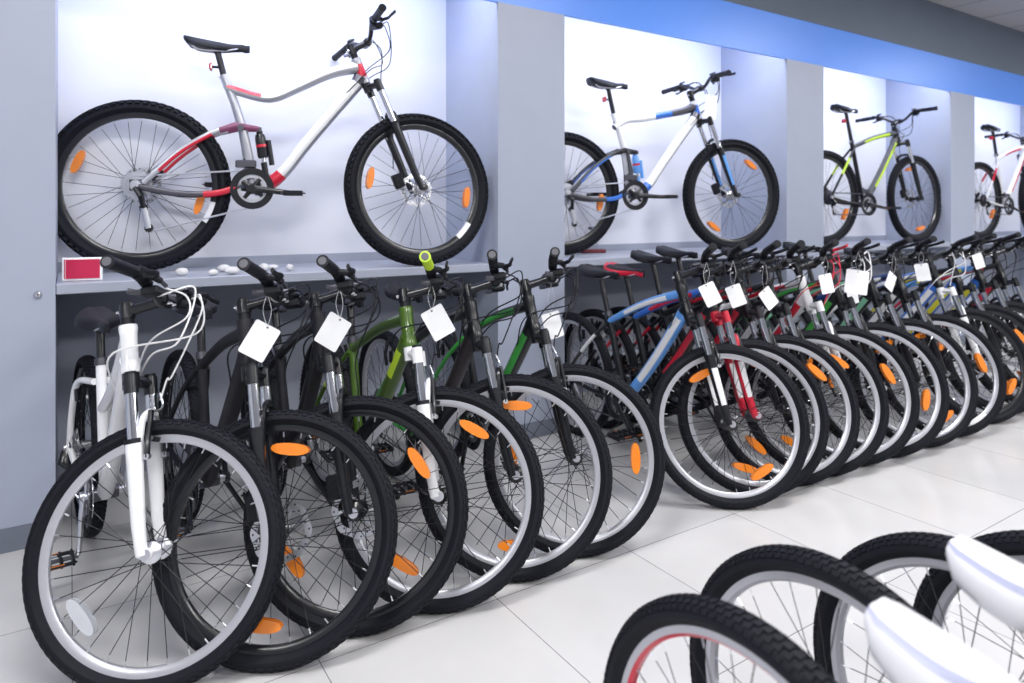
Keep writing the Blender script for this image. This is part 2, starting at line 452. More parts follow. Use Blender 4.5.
        m.tube([ax(lowtop-.006, q, y*ly), ax(lowtop+.006, q, y*ly)], .0235, 12, 3)
    # arch
    ar = min(R - (lowtop), .0)
    top = math.sqrt(max(.001, (R+.018)**2 - (S['off']-q-.03)**2))
    top = max(top, lowtop+.03)
    m.tube(spline([ax(lowtop-.02, q+.014, -ly), ax(top-.02, q+.022, -ly*.92), ax(top, q+.024, -ly*.5), ax(top+.003, q+.024, 0), ax(top, q+.024, ly*.5), ax(top-.02, q+.022, ly*.92), ax(lowtop-.02, q+.014, ly)], 4), [(.011, .008)]*25, 8, 0)
    fk = build('fork', m, [C['fork'], C['crown'], C['fdec'] or C['fork'], PLASTIC], root, ST_M)
    for y in (-1, 1):
        m = MB(); m.tube([ax(lowtop-.01, q, y*ly), ax(cr-.02, q, y*ly)], .0155, 14)
        build('stanchion', m, [C['stan']], fk)
    # brakes ----------------------------------------------------------
    m = MB()
    if C['disc']:
        m.box(ax(.075, q-.05, .052), (.05, .03, .075), 0, Matrix.Rotation(-(PI/2-ha), 3, 'Y'), bev=.006)
        m.box(ax(.09, q-.025, .057), (.03, .016, .04), 0, Matrix.Rotation(-(PI/2-ha), 3, 'Y'), bev=.003)
    else:
        for y in (-1, 1):
            l0 = R-.075
            m.tube([ax(l0-.02, q+.03, y*ly*.95), ax(l0+.02, q+.034, y*(ly-.002)), ax(l0+.075, q+.036, y*.036), ax(l0+.10, q+.036, y*.03)], [(.009, .007)]*4, 8, 1)
            m.disc(.008, -.008, .008, 10, ax(l0-.018, q+.03, y*ly*.95), 2)
            m.box(ax(l0+.028, q+.028, y*.027), (.05, .012, .012), 0)
            m.disc(.007, -.006, .006, 8, ax(l0+.028, q+.034, y*.042), 2)
        m.tube(spline([ax(l0+.098, q+.036, -.03), ax(l0+.10, q+.038, .01), ax(l0+.115, q+.038, .04), ax(l0+.15, q+.03, .045)], 4), .003, 6, 2)
    build('front_brake', m, [PLASTIC, BLACK, SILVER], root, ST_M)
    m = MB() if not S is KID else None
    if m is None: pass
    elif C['disc']:
        m.box(RH+V((.055, .05, .055)), (.07, .028, .035), 0, Matrix.Rotation(-.6, 3, 'Y'), bev=.005)
    else:
        for y in (-1, 1):
            l = V((.19, 0, R+.25))
            m.tube([V((.135, y*.05, R+.2)), V((.125, y*.052, R+.25)), V((.12, y*.035, R+.31))], [(.008, .006)]*3, 8, 1)
            m.box(V((.13, y*.028, R+.235)), (.014, .012, .05), 0)
    if m: build('rear_brake', m, [PLASTIC, BLACK, SILVER], root)
    # stem, handlebar ---------------------------------------------------
    lt = lc+S['htl']; sl = lt+S['lt']
    m = MB()
    m.tube([ax(lt), ax(sl-.012)], .0175, 12, 1)
    m.tube([ax(sl-.02), ax(sl+.02)], .0205, 14, 0); m.tube([ax(sl+.02), ax(sl+.026)], .016, 12, 1)
    Cc = ax(sl+.012, S['stem'])
    m.tube([ax(sl), ax(sl+.006, S['stem']*.5), Cc], [(.016, .016), (.0145, .015), (.0165, .019)], 12, 0, Y)
    m.tube([Cc+V((0, -.023, 0)), Cc+V((0, .023, 0))], .021, 14, 0)
    for y in (-.016, .016):
        for z in (-.014, .014): m.tube([Cc+p_*.01+s_*z+V((0, y, 0)), Cc+p_*.0235+s_*z+V((0, y, 0))], .0035, 6, 2)
        m.tube([ax(sl, -.026, y*.6), ax(sl, -.018, y*.6)], .004, 6, 2)
    build('stem', m, [C['stem'], PLASTIC, SILVER], root, ST_M)
    bw, ri = S['barw'], S['rise']
    def bp(y, dq=0, dl=0):
        a = abs(y); u = min(1, max(0, (a-.03)/.14)); u = u*u*(3-2*u)
        return Cc + s_*(ri*u+dl+bartilt*a) + p_*(-(.01 if S['R'] == .33 else .045)*max(0, (a-.1))/bw+dq) + V((0, y, 0))
    m = MB()
    ys = [-bw+.01*i*0 for i in range(0)] + [bw*(i/14-1) for i in range(29)]
    m.tube([bp(y) for y in ys], [.0155 if abs(y) < .045 else .0112 for y in ys], 10, 0)
    hb = build('handlebar', m, [C['bar']], root, ST_M)
    for sd in (-1, 1):
        m = MB(); g = []
        for i in range(25):
            y = bw+.004-.128*i/24; g.append((bp(sd*y), .0165 if i % 2 else .0152))
        g[0] = (g[0][0], .0178); g[1] = (g[1][0], .0178)
        m.tube([a for a, _ in g], [b for _, b in g], 14, [0])
        e = g[0][0]; d = (g[0][0]-g[2][0]).normalized()
        m.tube([e, e+d*.003], .0118, 14, 1)
        build('grip', m, [C['grip'], C.get('cap') or PLASTIC], hb)
        # brake lever
        m = MB(); y0 = bw-.15
        m.tube([bp(sd*(y0-.012)), bp(sd*(y0+.012))], .0165, 10, 0)
        m.tube([bp(sd*y0), bp(sd*(y0-.005), .03, -.006), bp(sd*(y0-.03), .042, -.008)], [(.013, .012), (.012, .01), (.01, .009)], 8, 0)
        m.tube(spline([bp(sd*(y0-.01), .036, -.01), bp(sd*(y0+.02), .058, -.016), bp(sd*(y0+.07), .056, -.02), bp(sd*(y0+.125), .062, -.022)], 4), [(.0045, .008)]*13, 8, 1)
        m.tube([bp(sd*(y0-.03), .042, -.008), bp(sd*(y0-.055), .045, -.006)], .006, 8, 2)
        build('brake_lever', m, [PLASTIC, C.get('lever', PLASTIC), STEEL], hb)
        m = MB(); y1 = bw-.185
        m.tube([bp(sd*(y1-.01)), bp(sd*(y1+.01))], .0165, 10, 0)
        m.box(bp(sd*(y1-.004), .012, -.026), (.05, .042, .026), 0, Matrix.Rotation(-.3, 3, 'Y'), bev=.006)
        m.box(bp(sd*(y1-.012), .012, .02), (.034, .03, .012), 1, Matrix.Rotation(-.4, 3, 'Y'), bev=.003)
        m.tube([bp(sd*(y1), .01, -.03), bp(sd*(y1+.02), -.02, -.038), bp(sd*(y1+.03), -.035, -.036)], [(.004, .009)]*3, 6, 2)
        build('shifter', m, [PLASTIC, STEEL, STEEL], hb)
    # cables ------------------------------------------------------------
    cm = cable; cr_ = .0026 if cm is PLASTIC else .0028
    m = MB(); y0 = bw-.205
    tgt = ax(R+.055, q+.03, .045) if not C['disc'] else ax(.14, q-.045, .06)
    midp = [bp(y0, .05, -.006), bp(y0-.04, .075, .0), bp(y0*.35, .085, -.05), ax(lc-.02, .095, .045), ax(lowtop+.03, q+.05, .06) if C['disc'] else ax(R+.11, q+.05, .05), tgt]
    m.tube(spline(midp, 8), cr_, 6, 0)
    build('brake_cable', m, [cm], root, ST_M)
    for j, sd in enumerate((-1, 1, -1)):
        a = [ST_M @ bp(sd*y0, .04-.02*(j > 1), -.01-.02*(j > 1)), ST_M @ bp(sd*(y0-.06), .075+.012*j, -.01+.01*j), ST_M @ bp(sd*.05, .075-.012*j, -.075-.03*j)]
        q0 = ax(lc+.035); e = q0 + (BB-q0)*(.16+.05*j) + V((0, (.022 if j != 1 else -.022), .0))
        pre = ax(lt-.06-.02*j, .035, (.045 if j != 1 else -.045))
        m = MB(); m.tube(spline(a + [pre, e], 8), cr_, 6, 0)
        build('gear_cable', m, [cm], root)
    if rearref is None: rearref = z0 > 0
    # seatpost, saddle ----------------------------------------------------
    sx, sz = S['sad']; sz += sadz; d = (ST-BB).normalized()
    top = ST + d*((sz-.052-ST.z)/d.z)
    m = MB(); m.tube([ST-d*.06, top], .0142, 12, 0)
    m.tube([top, top+V((-.008, 0, .012))], .016, 12, 0)
    m.box(top+V((-.01, 0, .014)), (.05, .045, .014), 0, bev=.004)
    m.box(top+V((-.01, 0, .026)), (.035, .05, .008), 1, bev=.002)
    m.disc(.004, -.014, .014, 8, ST+V((-.02, 0, -.008)), 1)
    build('seatpost', m, [BLACK, SILVER], root)
    kid = S is KID
    L, W = (.275, .07) if not kid else (.25, .052)
    st = 'kid' if kid else sadstyle
    key = ('saddle', L, W, st); new = (key, tuple(x.name for x in (C['saddle'], C['sacc'], PLASTIC))) not in _cache
    me = cached(key, saddle_fn(L, W, st), 'saddle', [C['saddle'], C['sacc'], PLASTIC])
    if new: weld(me)
    so = link('saddle', me, root, Matrix.Translation((top.x+.0, 0, sz)))
    m = MB()
    for y in (-1, 1):
        m.tube(spline([V((-L*.38, y*.03, -.034)), V((-L*.25, y*.022, -.048)), V((L*.1, y*.022, -.048)), V((L*.36, y*.008, -.03))], 4), .0035, 6)
    build('rail', m, [SILVER], so)
    if rearref:
        m = MB(); rp = top + (BB-top).normalized()*.07
        m.tube([rp+V((-.012, 0, 0)), rp+V((-.04, 0, 0))], .006, 8, 1)
        m.box(rp+V((-.045, 0, 0)), (.012, .045, .032), 0, bev=.005)
        build('rear_reflector', m, [REDR, PLASTIC], root)
    # drive train -----------------------------------------------------------
    kk = .8 if kid else 1.
    m = MB(); a = math.radians(crank); cl = S['crank']
    dirv = V((math.cos(a), 0, -math.sin(a)))
    m.tube([BB+V((0, -.06, 0)), BB+V((0, .06, 0))], .012, 12, 1)
    ends = []
    for sd, dv in ((-1, dirv), (1, -dirv)):
        e = BB + dv*cl + V((0, sd*.082, 0)); ends.append((e, sd))
        m.tube([BB+V((0, sd*.06, 0)), BB+V((0, sd*.068, 0))+dv*.05, e], [(.019, .01), (.014, .009), (.012, .008)], 10, 0, Y)
        m.disc(.018, -.008, .008, 14, BB+V((0, sd*.064, 0)), 0)
    for i in range(4):
        b = a + PI/4 + i*PI/2
        m.tube([BB+V((0, -.055, 0)), BB+V((.055*kk*math.cos(b), -.052, .055*kk*math.sin(b)))], [(.013, .005), (.008, .004)], 8, 0, Y)
    ck = build('crankset', m, [BLACK if not C.get('silvercrank') else SILVER, SILVER], root)
    m = MB(); gear(m, .088*kk, -.0505, -.0475, 40, BB, 0, .064*kk); gear(m, .07*kk, -.0435, -.041, 32, BB, 1, .05*kk); m.disc(.094*kk, -.0555, -.0535, 40, BB, 0, .08*kk)
    build('chainring', m, [BLACK, SILVER], ck)
    for e, sd in ends:
        m = MB(); c0 = e+V((0, sd*.058, 0))
        m.tube([e, c0+V((0, sd*.045, 0))], .007, 8, 1)
        for x in (-.042, .042): m.tube([c0+V((x*.8, -sd*.045, 0)), c0+V((x, -sd*.035, 0)), c0+V((x, sd*.04, 0)), c0+V((x*.8, sd*.05, 0))], [(.013, .004)]*4, 6, 0)
        for y in (-.043, -.012, .018, .048): m.box(c0+V((0, sd*y, 0)), (.084, .007, .022), 0, bev=.002)
        m.box(c0+V((.046, sd*.0, 0)), (.004, .036, .009), 2); m.box(c0+V((-.046, sd*.0, 0)), (.004, .036, .009), 2)
        build('pedal', m, [PLASTIC, STEEL, ORANGE], ck)
    # chain
    m = MB(); yc = -.049; yr = -.052; r1 = .085*kk; r2 = .04; pts = []
    kd = 1.5 if style == 'full' else kk; dj = RH + V((.05, yr, -.125*kd)); dg = RH + V((.03, yr, -.065*kd))
    for i in range(9):
        b = PI/2 - .05 - PI*i/8; pts.append(BB+V((r1*math.cos(b), yc, r1*math.sin(b))))
    pts.append(dj+V((.01, 0, -.014))); pts.append(dj+V((-.012, 0, -.004))); pts.append(dg+V((.014, 0, 0)))
    for i in range(6):
        b = -PI/2 - .2 - (PI-.3)*i/5; pts.append(RH+V((r2*math.cos(b), yr, r2*math.sin(b))))
    m.tube(pts, [(.0042, .003)]*len(pts), 6, 0, Y, closed=True)
    build('chain', m, [SILVER if style == 'full' else STEEL], root)
    m = MB()
    m.tube([RH+V((.0, -.07, -.01)), RH+V((.025, -.078, -.045)), dg+V((0, -.012, .0))], [(.014, .012), (.02, .012), (.012, .01)], 8, 0)
    m.tube([dg+V((0, -.01, 0)), dj+V((0, -.01, 0))], [(.012, .003), (.012, .003)], 8, 1, Y)
    m.tube([dg+V((0, .008, 0)), dj+V((0, .008, 0))], [(.01, .002), (.012, .002)], 8, 1, Y)
    gear(m, .02, yr-RH.y-.003-yr, .003, 11, dg, 0); gear(m, .02, -.003, .003, 11, dj, 0)
    build('rear_derailleur', m, [BLACK, SILVER], root)
    m = MB(); fd = BB + (ST-BB).normalized()*.115*kk
    m.box(fd+V((0, -.045, 0)), (.09, .022, .035), 0, bev=.005); m.tube([fd+V((-.02, 0, 0)), fd+V((0, -.035, .02))], .012, 8, 1)
    build('front_derailleur', m, [STEEL, BLACK], root)
    if style == 'full':
        m = MB(); a_, b_ = V((.50, 0, .64)), V((.53, 0, .43)); dd = (b_-a_)
        m.tube([a_, a_+dd*.12], .014, 12, 0); m.tube([a_+dd*.08, a_+dd*.16, a_+dd*.55, a_+dd*.6], [.02, .024, .024, .02], 14, 0)
        m.tube([a_+dd*.3, a_+dd*.36], .0245, 14, 2); m.tube([a_+dd*.6, a_+dd*.95], .0095, 10, 1); m.tube([a_+dd*.7, b_], .014, 12, 0)
        pb = a_+dd*.2+V((.034, 0, 0)); m.tube([pb, pb+dd*.55], .012, 12, 0)
        build('rear_shock', m, [C['shock'], CHROME, RED], root)
    elif kick:
        m = MB(); rinv = Rm.to_3x3().inverted(); g0 = BB*.55+RH*.45+V((0, .055, -.01)) if not kid else BB*.5+RH*.5+V((0, .05, 0))
        # ground point to the left
        hw = (Rm @ g0) + T; tgt_w = V((hw.x, hw.y, z0+.006)) + (Rm.to_3x3() @ V((.06, .16, 0)))
        tgt_w.z = z0+.008
        g1 = (Matrix.Translation(T) @ Rm).inverted() @ tgt_w
        m.tube([g0, g0+(g1-g0)*.1, g1], [.011, .0095, .0075], 10, 0); m.tube([g0+(g1-g0)*.95, g1+(g1-g0).normalized()*.003], .0105, 10, 1)
        m.box(g0, (.04, .03, .02), 1, bev=.004)
        build('kickstand', m, [SILVER if C.get('silverkick') else BLACK, PLASTIC], root)
    bpy.context.view_layer.update()
    W_ = root.matrix_world.copy()
    return root, (lambda y, dq=0, dl=0: W_ @ (ST_M @ bp(y, dq, dl)))

# ------------------------------------------------------------------ price tag
CAM = V((0, 0, 1.2)); AL = math.radians(57.1); FWD = V((math.cos(AL), math.sin(AL), 0)); RGT = V((FWD.y, -FWD.x, 0))
def price_tag(hang, drop, tilt, yaw, label, size=(.078, .102), group='price tags hung from handlebars', mark=None):
    """card hanging on a string below the point hang"""
    root = bpy.data.objects.new('price_tag', None); COL.objects.link(root)
    root.location = hang; root.rotation_euler = (0, 0, AL - PI/2 + math.radians(yaw))
    tag(root, label, 'price tag', group)
    w, h = size; ca, sa = math.cos(math.radians(tilt)), math.sin(math.radians(tilt))
    def P(x, z, y=0): return V((x*ca - z*sa, y, x*sa + z*ca - drop))
    m = MB(); out = []
    rc = .006
    for cx, cz, a0 in ((w/2-rc, -rc, 0), (-w/2+rc, -rc, 90), (-w/2+rc, -h+rc, 180), (w/2-rc, -h+rc, 270)):
        for k in range(4):
            a = math.radians(a0+30*k); out.append((cx+rc*math.cos(a), cz+rc*math.sin(a)))
    n = len(out); bend = lambda x, z: .006*math.cos(z/h*2.2)
    vs = [P(x, z+.008, bend(x, z)) for x, z in out] + [P(x, z+.008, bend(x, z)+.0008) for x, z in out]
    m.add(vs, [list(range(n-1, -1, -1)), list(range(n, 2*n))] + [[i, (i+1) % n, n+(i+1) % n, n+i] for i in range(n)])
    m.disc(.0032, -.0006, .0002, 10, P(-w*.0, 0, .0055), 1)
    if mark:
        for i in range(3): m.box(P(-.01, -.03-.02*i, .004), (.035-.006*i, .0006, .006), 2, Matrix.Rotation(-math.radians(tilt), 3, 'Y'))
    build('card', m, [CARD, PLASTIC, mark or PLASTIC], root)
    m = MB()
    m.tube(spline([V((0, 0, 0)), V((-.012, .003, -drop*.5)), P(0, 0, .005)], 5), .0007, 4); m.tube(spline([V((0, 0, 0)), V((.012, -.003, -drop*.5)), P(0, 0, .005)], 5), .0007, 4)
    build('string', m, [WCABLE], root)
    return root

# ------------------------------------------------------------------ setting materials
def floor_mat():
    m = bpy.data.materials.new('floor_tile'); m.use_nodes = True; nt = m.node_tree; N = nt.nodes; Lk = nt.links
    b = N['Principled BSDF']; geo = N.new('ShaderNodeTexCoord'); sep = N.new('ShaderNodeSeparateXYZ')
    Lk.new(geo.outputs['Object'], sep.inputs[0])
    def line(out, per, off, w=.0022):
        a = N.new('ShaderNodeMath'); a.operation = 'ADD'; a.inputs[1].default_value = 100*per - off; Lk.new(out, a.inputs[0])
        d = N.new('ShaderNodeMath'); d.operation = 'MODULO'; d.inputs[1].default_value = per; Lk.new(a.outputs[0], d.inputs[0])
        c = N.new('ShaderNodeMath'); c.operation = 'LESS_THAN'; c.inputs[1].default_value = w; Lk.new(d.outputs[0], c.inputs[0]); return c, a
    lx, ax_ = line(sep.outputs['X'], .555, .004); ly, ay_ = line(sep.outputs['Y'], .608, .59)
    mx = N.new('ShaderNodeMath'); mx.operation = 'MAXIMUM'; Lk.new(lx.outputs[0], mx.inputs[0]); Lk.new(ly.outputs[0], mx.inputs[1])
    # tile id variation
    def fl(a, per):
        d = N.new('ShaderNodeMath'); d.operation = 'DIVIDE'; d.inputs[1].default_value = per; Lk.new(a.outputs[0], d.inputs[0])
        g = N.new('ShaderNodeMath'); g.operation = 'FLOOR'; Lk.new(d.outputs[0], g.inputs[0]); return g
    gx, gy = fl(ax_, .555), fl(ay_, .608)
    cmb = N.new('ShaderNodeCombineXYZ'); Lk.new(gx.outputs[0], cmb.inputs[0]); Lk.new(gy.outputs[0], cmb.inputs[1])
    wn = N.new('ShaderNodeTexWhiteNoise'); Lk.new(cmb.outputs[0], wn.inputs['Vector'])
    nz = N.new('ShaderNodeTexNoise'); nz.inputs['Scale'].default_value = 3.; nz.inputs['Detail'].default_value = 6; Lk.new(geo.outputs['Object'], nz.inputs['Vector'])
    ad = N.new('ShaderNodeMath'); ad.operation = 'MULTIPLY_ADD'; ad.inputs[1].default_value = .35; Lk.new(wn.outputs['Value'], ad.inputs[0]); Lk.new(nz.outputs['Fac'], ad.inputs[2])
    rp = N.new('ShaderNodeValToRGB'); rp.color_ramp.elements[0].color = (.53, .53, .545, 1); rp.color_ramp.elements[1].color = (.64, .635, .64, 1)
    rp.color_ramp.elements[0].position = .25; rp.color_ramp.elements[1].position = 1.
    Lk.new(ad.outputs[0], rp.inputs[0])
    mix = N.new('ShaderNodeMix'); mix.data_type = 'RGBA'; mix.inputs['B'].default_value = (.10, .10, .11, 1)
    Lk.new(mx.outputs[0], mix.inputs['Factor']); Lk.new(rp.outputs[0], mix.inputs['A'])
    Lk.new(mix.outputs['Result'], b.inputs['Base Color'])
    n2 = N.new('ShaderNodeTexNoise'); n2.inputs['Scale'].default_value = 9.; Lk.new(geo.outputs['Object'], n2.inputs['Vector'])
    mr = N.new('ShaderNodeMapRange'); mr.inputs['To Min'].default_value = .16; mr.inputs['To Max'].default_value = .3; Lk.new(n2.outputs['Fac'], mr.inputs['Value'])
    Lk.new(mr.outputs['Result'], b.inputs['Roughness'])
    bp = N.new('ShaderNodeBump'); bp.inputs['Strength'].default_value = .6; bp.inputs['Distance'].default_value = .002; bp.invert = True
    Lk.new(mx.outputs[0], bp.inputs['Height']); Lk.new(bp.outputs['Normal'], b.inputs['Normal'])
    return m
def ceil_mat():
    m = bpy.data.materials.new('ceiling_tile'); m.use_nodes = True; nt = m.node_tree; N = nt.nodes
    b = N['Principled BSDF']; tc = N.new('ShaderNodeTexCoord'); br = N.new('ShaderNodeTexBrick')
    br.offset = 0; br.inputs['Scale'].default_value = 1; br.inputs['Brick Width'].default_value = .6; br.inputs['Row Height'].default_value = .6
    br.inputs['Mortar Size'].default_value = .012
    br.inputs['Color1'].default_value = (.42, .42, .44, 1); br.inputs['Color2'].default_value = (.4, .4, .42, 1); br.inputs['Mortar'].default_value = (.2, .2, .22, 1)
    nt.links.new(tc.outputs['Object'], br.inputs['Vector']); nt.links.new(br.outputs['Color'], b.inputs['Base Color'])
    b.inputs['Roughness'].default_value = .8
    return m
WALLG = mat('grey_laminate', (.37, .41, .52), .42, bump=.05, scale=6, var=.04)
SIDEG = mat('pale_laminate', (.42, .46, .58), .45, bump=.05, scale=6, var=.04)
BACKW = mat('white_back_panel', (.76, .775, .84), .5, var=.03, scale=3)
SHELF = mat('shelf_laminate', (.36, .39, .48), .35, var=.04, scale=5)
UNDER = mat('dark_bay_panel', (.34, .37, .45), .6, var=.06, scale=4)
FASC = mat('blue_fascia', (.12, .32, .95), .35, var=.03, scale=3)
UPPER = mat('grey_plaster', (.14, .17, .22), .8, var=.05, scale=4)
KICK = mat('plinth_grey', (.16, .18, .23), .5)
LAMP = mat('lamp_glow', (1, .98, .97), .5, emit=6)

def sbox(name, x0, x1, y0, y1, z0, z1, m_, kind='structure', bev=0.):
    mb = MB(); mb.box(((x0+x1)/2, (y0+y1)/2, (z0+z1)/2), (x1-x0, y1-y0, z1-z0), bev=bev)
    me = mb.mesh(name, [m_]); 
    for p in me.polygons: p.use_smooth = False
    o = link(name, me)
    if kind: o['kind'] = kind
    return o
D = 3.0; DB = 3.58
sbox('floor', -6, 16, -6, 3.7, -.05, 0, floor_mat())
sbox('ceiling', -6, 16, -6, 3.7, 3.03, 3.1, ceil_mat())
sbox('wall_back', -6, 16, DB, 3.7, .985, 3.03, BACKW)
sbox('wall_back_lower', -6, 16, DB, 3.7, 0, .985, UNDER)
PIERS = [(-2.6, -.045), (1.855, 2.285), (4.255, 4.695), (6.62, 7.07), (9.6, 10.0)]
for i, (a, b) in enumerate(PIERS):
    sbox('pillar' if i == 0 else 'pillar.%03d' % i, a, b, D, DB-.001, .0, 2.29, WALLG)
    sbox('trim_%d' % (i+1), a+.002, b-.002, D-.006, D-.001, .0, .085, KICK)
[sbox('wall_divider', a, b, D+.021, DB-.001, 2.2901, 2.5875, WALLG) for a, b in PIERS]
sbox('wall_fascia', -6, 16, D, D+.02, 2.29, 2.59, FASC)
sbox('wall_upper', -6, 16, D, D+.02, 2.592, 3.03, UPPER)
sbox('trim_6', -6, 16, D+.021, DB-.001, 2.588, 2.6, BACKW)
bays = [(PIERS[i][1], PIERS[i+1][0]) for i in range(4)]
SL = ['pale grey shelf board in the first bay, carrying the white stones', 'pale grey shelf board under the white and blue bicycle', 'pale grey shelf board under the black and lime bicycle', 'pale grey shelf board under the white and red bicycle at the far end']
BM = mat('bolt_metal', (.6, .6, .64), .25, metal=.9)
for i, (a, b) in enumerate(bays):
    o = sbox('shelf_board', a+.001, b-.001, D+.004, DB-.002, .90, .94, SHELF, None, bev=.003)
    tag(o, SL[i], 'shelf', 'long shelf boards between the pillars')
    # hidden tube lamp behind the fascia
    root = bpy.data.objects.new('tube_lamp', None); COL.objects.link(root); root.location = ((a+b)/2, D+.06, 2.587)
    tag(root, ['tube lamp behind the blue band over the first display bay', 'tube lamp behind the blue band over the second display bay', 'tube lamp behind the blue band over the third display bay', 'tube lamp behind the blue band over the last display bay'][i], 'lamp', 'tube lamps over the display bays')
    mb = MB(); mb.box((0, 0, -.018), (b-a-.1, .06, .034), bev=.004); build('housing', mb, [WHITE], root)
    mb = MB(); mb.tube([(-(b-a)/2+.08, 0, -.05), ((b-a)/2-.08, 0, -.05)], .014, 12); build('tube', mb, [LAMP], root)
    l = bpy.data.lights.new('bay_light', 'AREA'); l.shape = 'RECTANGLE'; l.size = b-a-.2; l.size_y = .1; l.energy = 10.5; l.color = (.97, .97, 1)
    lo = bpy.data.objects.new('bay_light', l); COL.objects.link(lo); lo.location = ((a+b)/2, D+.07, 2.51); lo.rotation_euler = (math.radians(14), 0, 0)
for (x, z, n) in ((-.098, .905, 'small round metal lock set in the near grey pillar'), (2.215, .912, 'small round metal lock set in the pillar behind the black handlebars')):
    root = bpy.data.objects.new('panel_lock', None); COL.objects.link(root); root.location = (x, D, z)
    tag(root, n, 'lock', 'panel locks on the pillars')
    mb = MB(); mb.lathe([(0.001, -.012), (.008, -.012), (.011, -.009), (.014, -.001), (.001, -.001)], 20); build('rosette', mb, [BM], root)
    mb = MB(); mb.box((0, -.0128, 0), (.002, .002, .009)); build('keyhole', mb, [PLASTIC], root)

# ceiling lamps
for i, (x, y) in enumerate([(0, 1.0), (3.0, 1.0), (6.0, 1.0), (9.0, 1.0), (0, -1.6), (3.0, -1.6), (6.0, -1.6), (-2.4, -.3)]):
    root = bpy.data.objects.new('ceiling_light', None); COL.objects.link(root); root.location = (x, y, 3.03)
    tag(root, 'square white ceiling light panel over the shop floor', 'ceiling light', 'ceiling light panels')
    mb = MB(); mb.box((0, 0, -.012), (1.22, .62, .022), bev=.004); build('frame', mb, [WHITE], root)
    mb = MB(); mb.box((0, 0, -.026), (1.14, .54, .006)); build('diffuser', mb, [LAMP], root)
    l = bpy.data.lights.new('ceiling_lamp', 'AREA'); l.shape = 'RECTANGLE'; l.size = 1.14; l.size_y = .54; l.energy = 44; l.color = (1, .985, .97)
    lo = bpy.data.objects.new('ceiling_lamp', l); COL.objects.link(lo); lo.location = (x, y, 2.98)

# ------------------------------------------------------------------ shelf things
RC = mat('crimson_card', (.55, .012, .075), .55)
root = bpy.data.objects.new('sign_card', None); COL.objects.link(root); root.location = (.04, 3.1, .94); root.rotation_euler = (0, 0, math.radians(-12))
tag(root, 'small crimson card with a white edge standing on the first shelf', 'sign card')
mb = MB(); mb.box((0, 0, .045), (.132, .022, .088), bev=.002); build('holder', mb, [CARD], root)
mb = MB(); mb.box((.004, -.013, .046), (.112, .004, .072)); mb.box((-.056, -.0125, .046), (.003, .003, .074)); build('card_face', mb, [RC], root)
def floorpt(px, py, z):
    t = (1.2-z)*683/(py-213); p = CAM + FWD*t + RGT*((px-512)/683*t); return V((p.x, p.y, z))
stones = [(182, 276, 'smooth white stone beside the rear tyre, leftmost on the first shelf'), (213, 275.5, 'smooth white stone at the left end of the cluster of three'),
          (224, 272, 'smooth white stone at the back of the cluster of three'), (232.5, 274.5, 'smooth wide white stone at the front of the cluster of three'),
          (264, 271.5, 'smooth white stone just right of the middle of the shelf'), (273, 269.5, 'flat white stone touching its bigger neighbour'), (289.5, 271, 'small round white stone, rightmost on the first shelf')]
for i, (px, py, lb) in enumerate(stones):
    p = floorpt(px, py, .94); mb = MB(); rx, ry, rz = [1.3*q for q in [(.02, .016, .013), (.02, .015, .010), (.022, .015, .013), (.028, .018, .013), (.02, .015, .014), (.02, .014, .009), (.015, .013, .012)][i]]
    n = 16; vs = []; fs = []
    for a in range(1, 10):
        for b in range(n):
            th = PI*a/10; ph = 2*PI*b/n; k = 1+.07*math.sin(3*ph+i)*math.sin(th)+.05*math.cos(2*th+i)
            vs.append((rx*k*math.sin(th)*math.cos(ph), ry*k*math.sin(th)*math.sin(ph), rz + rz*math.cos(th)))
    vs += [(0, 0, 2*rz), (0, 0, 0)]
    for a in range(8):
        for b in range(n): fs.append([a*n+b, a*n+(b+1) % n, (a+1)*n+(b+1) % n, (a+1)*n+b])
    for b in range(n): fs.append([len(vs)-2, (b+1) % n, b]); fs.append([len(vs)-1, 8*n+b, 8*n+(b+1) % n])
    mb.add(vs, fs); o = build('pebble', mb, [STONE]); o.location = p; o.rotation_euler = (0, 0, i*1.3)
    tag(o, lb, 'stone', 'white stones on the first shelf')
# small stand on the second shelf
root = bpy.data.objects.new('pedal_stand', None); COL.objects.link(root); root.location = (2.86, 3.46, .94); root.rotation_euler = (0, 0, -.2)
tag(root, 'small wire stand on a dark red base, on the shelf behind the rear tyre', 'display stand')
mb = MB(); mb.box((0, 0, .012), (.17, .08, .022), bev=.004); build('base', mb, [mat('dark_red', (.16, .02, .03), .4)], root)
for sx in (-1, 1):
    mb = MB(); mb.tube(spline([V((sx*.05, 0, .022)), V((sx*.03, 0, .09)), V((sx*.045, .0, .15)), V((sx*.01, 0, .19))], 6), .004, 6); build('wire', mb, [SILVER], root)
mb = MB(); mb.box((0, 0, .10), (.06, .02, .05), bev=.005); mb.box((0, 0, .16), (.05, .02, .02), bev=.004); build('clamp', mb, [STEEL], root)

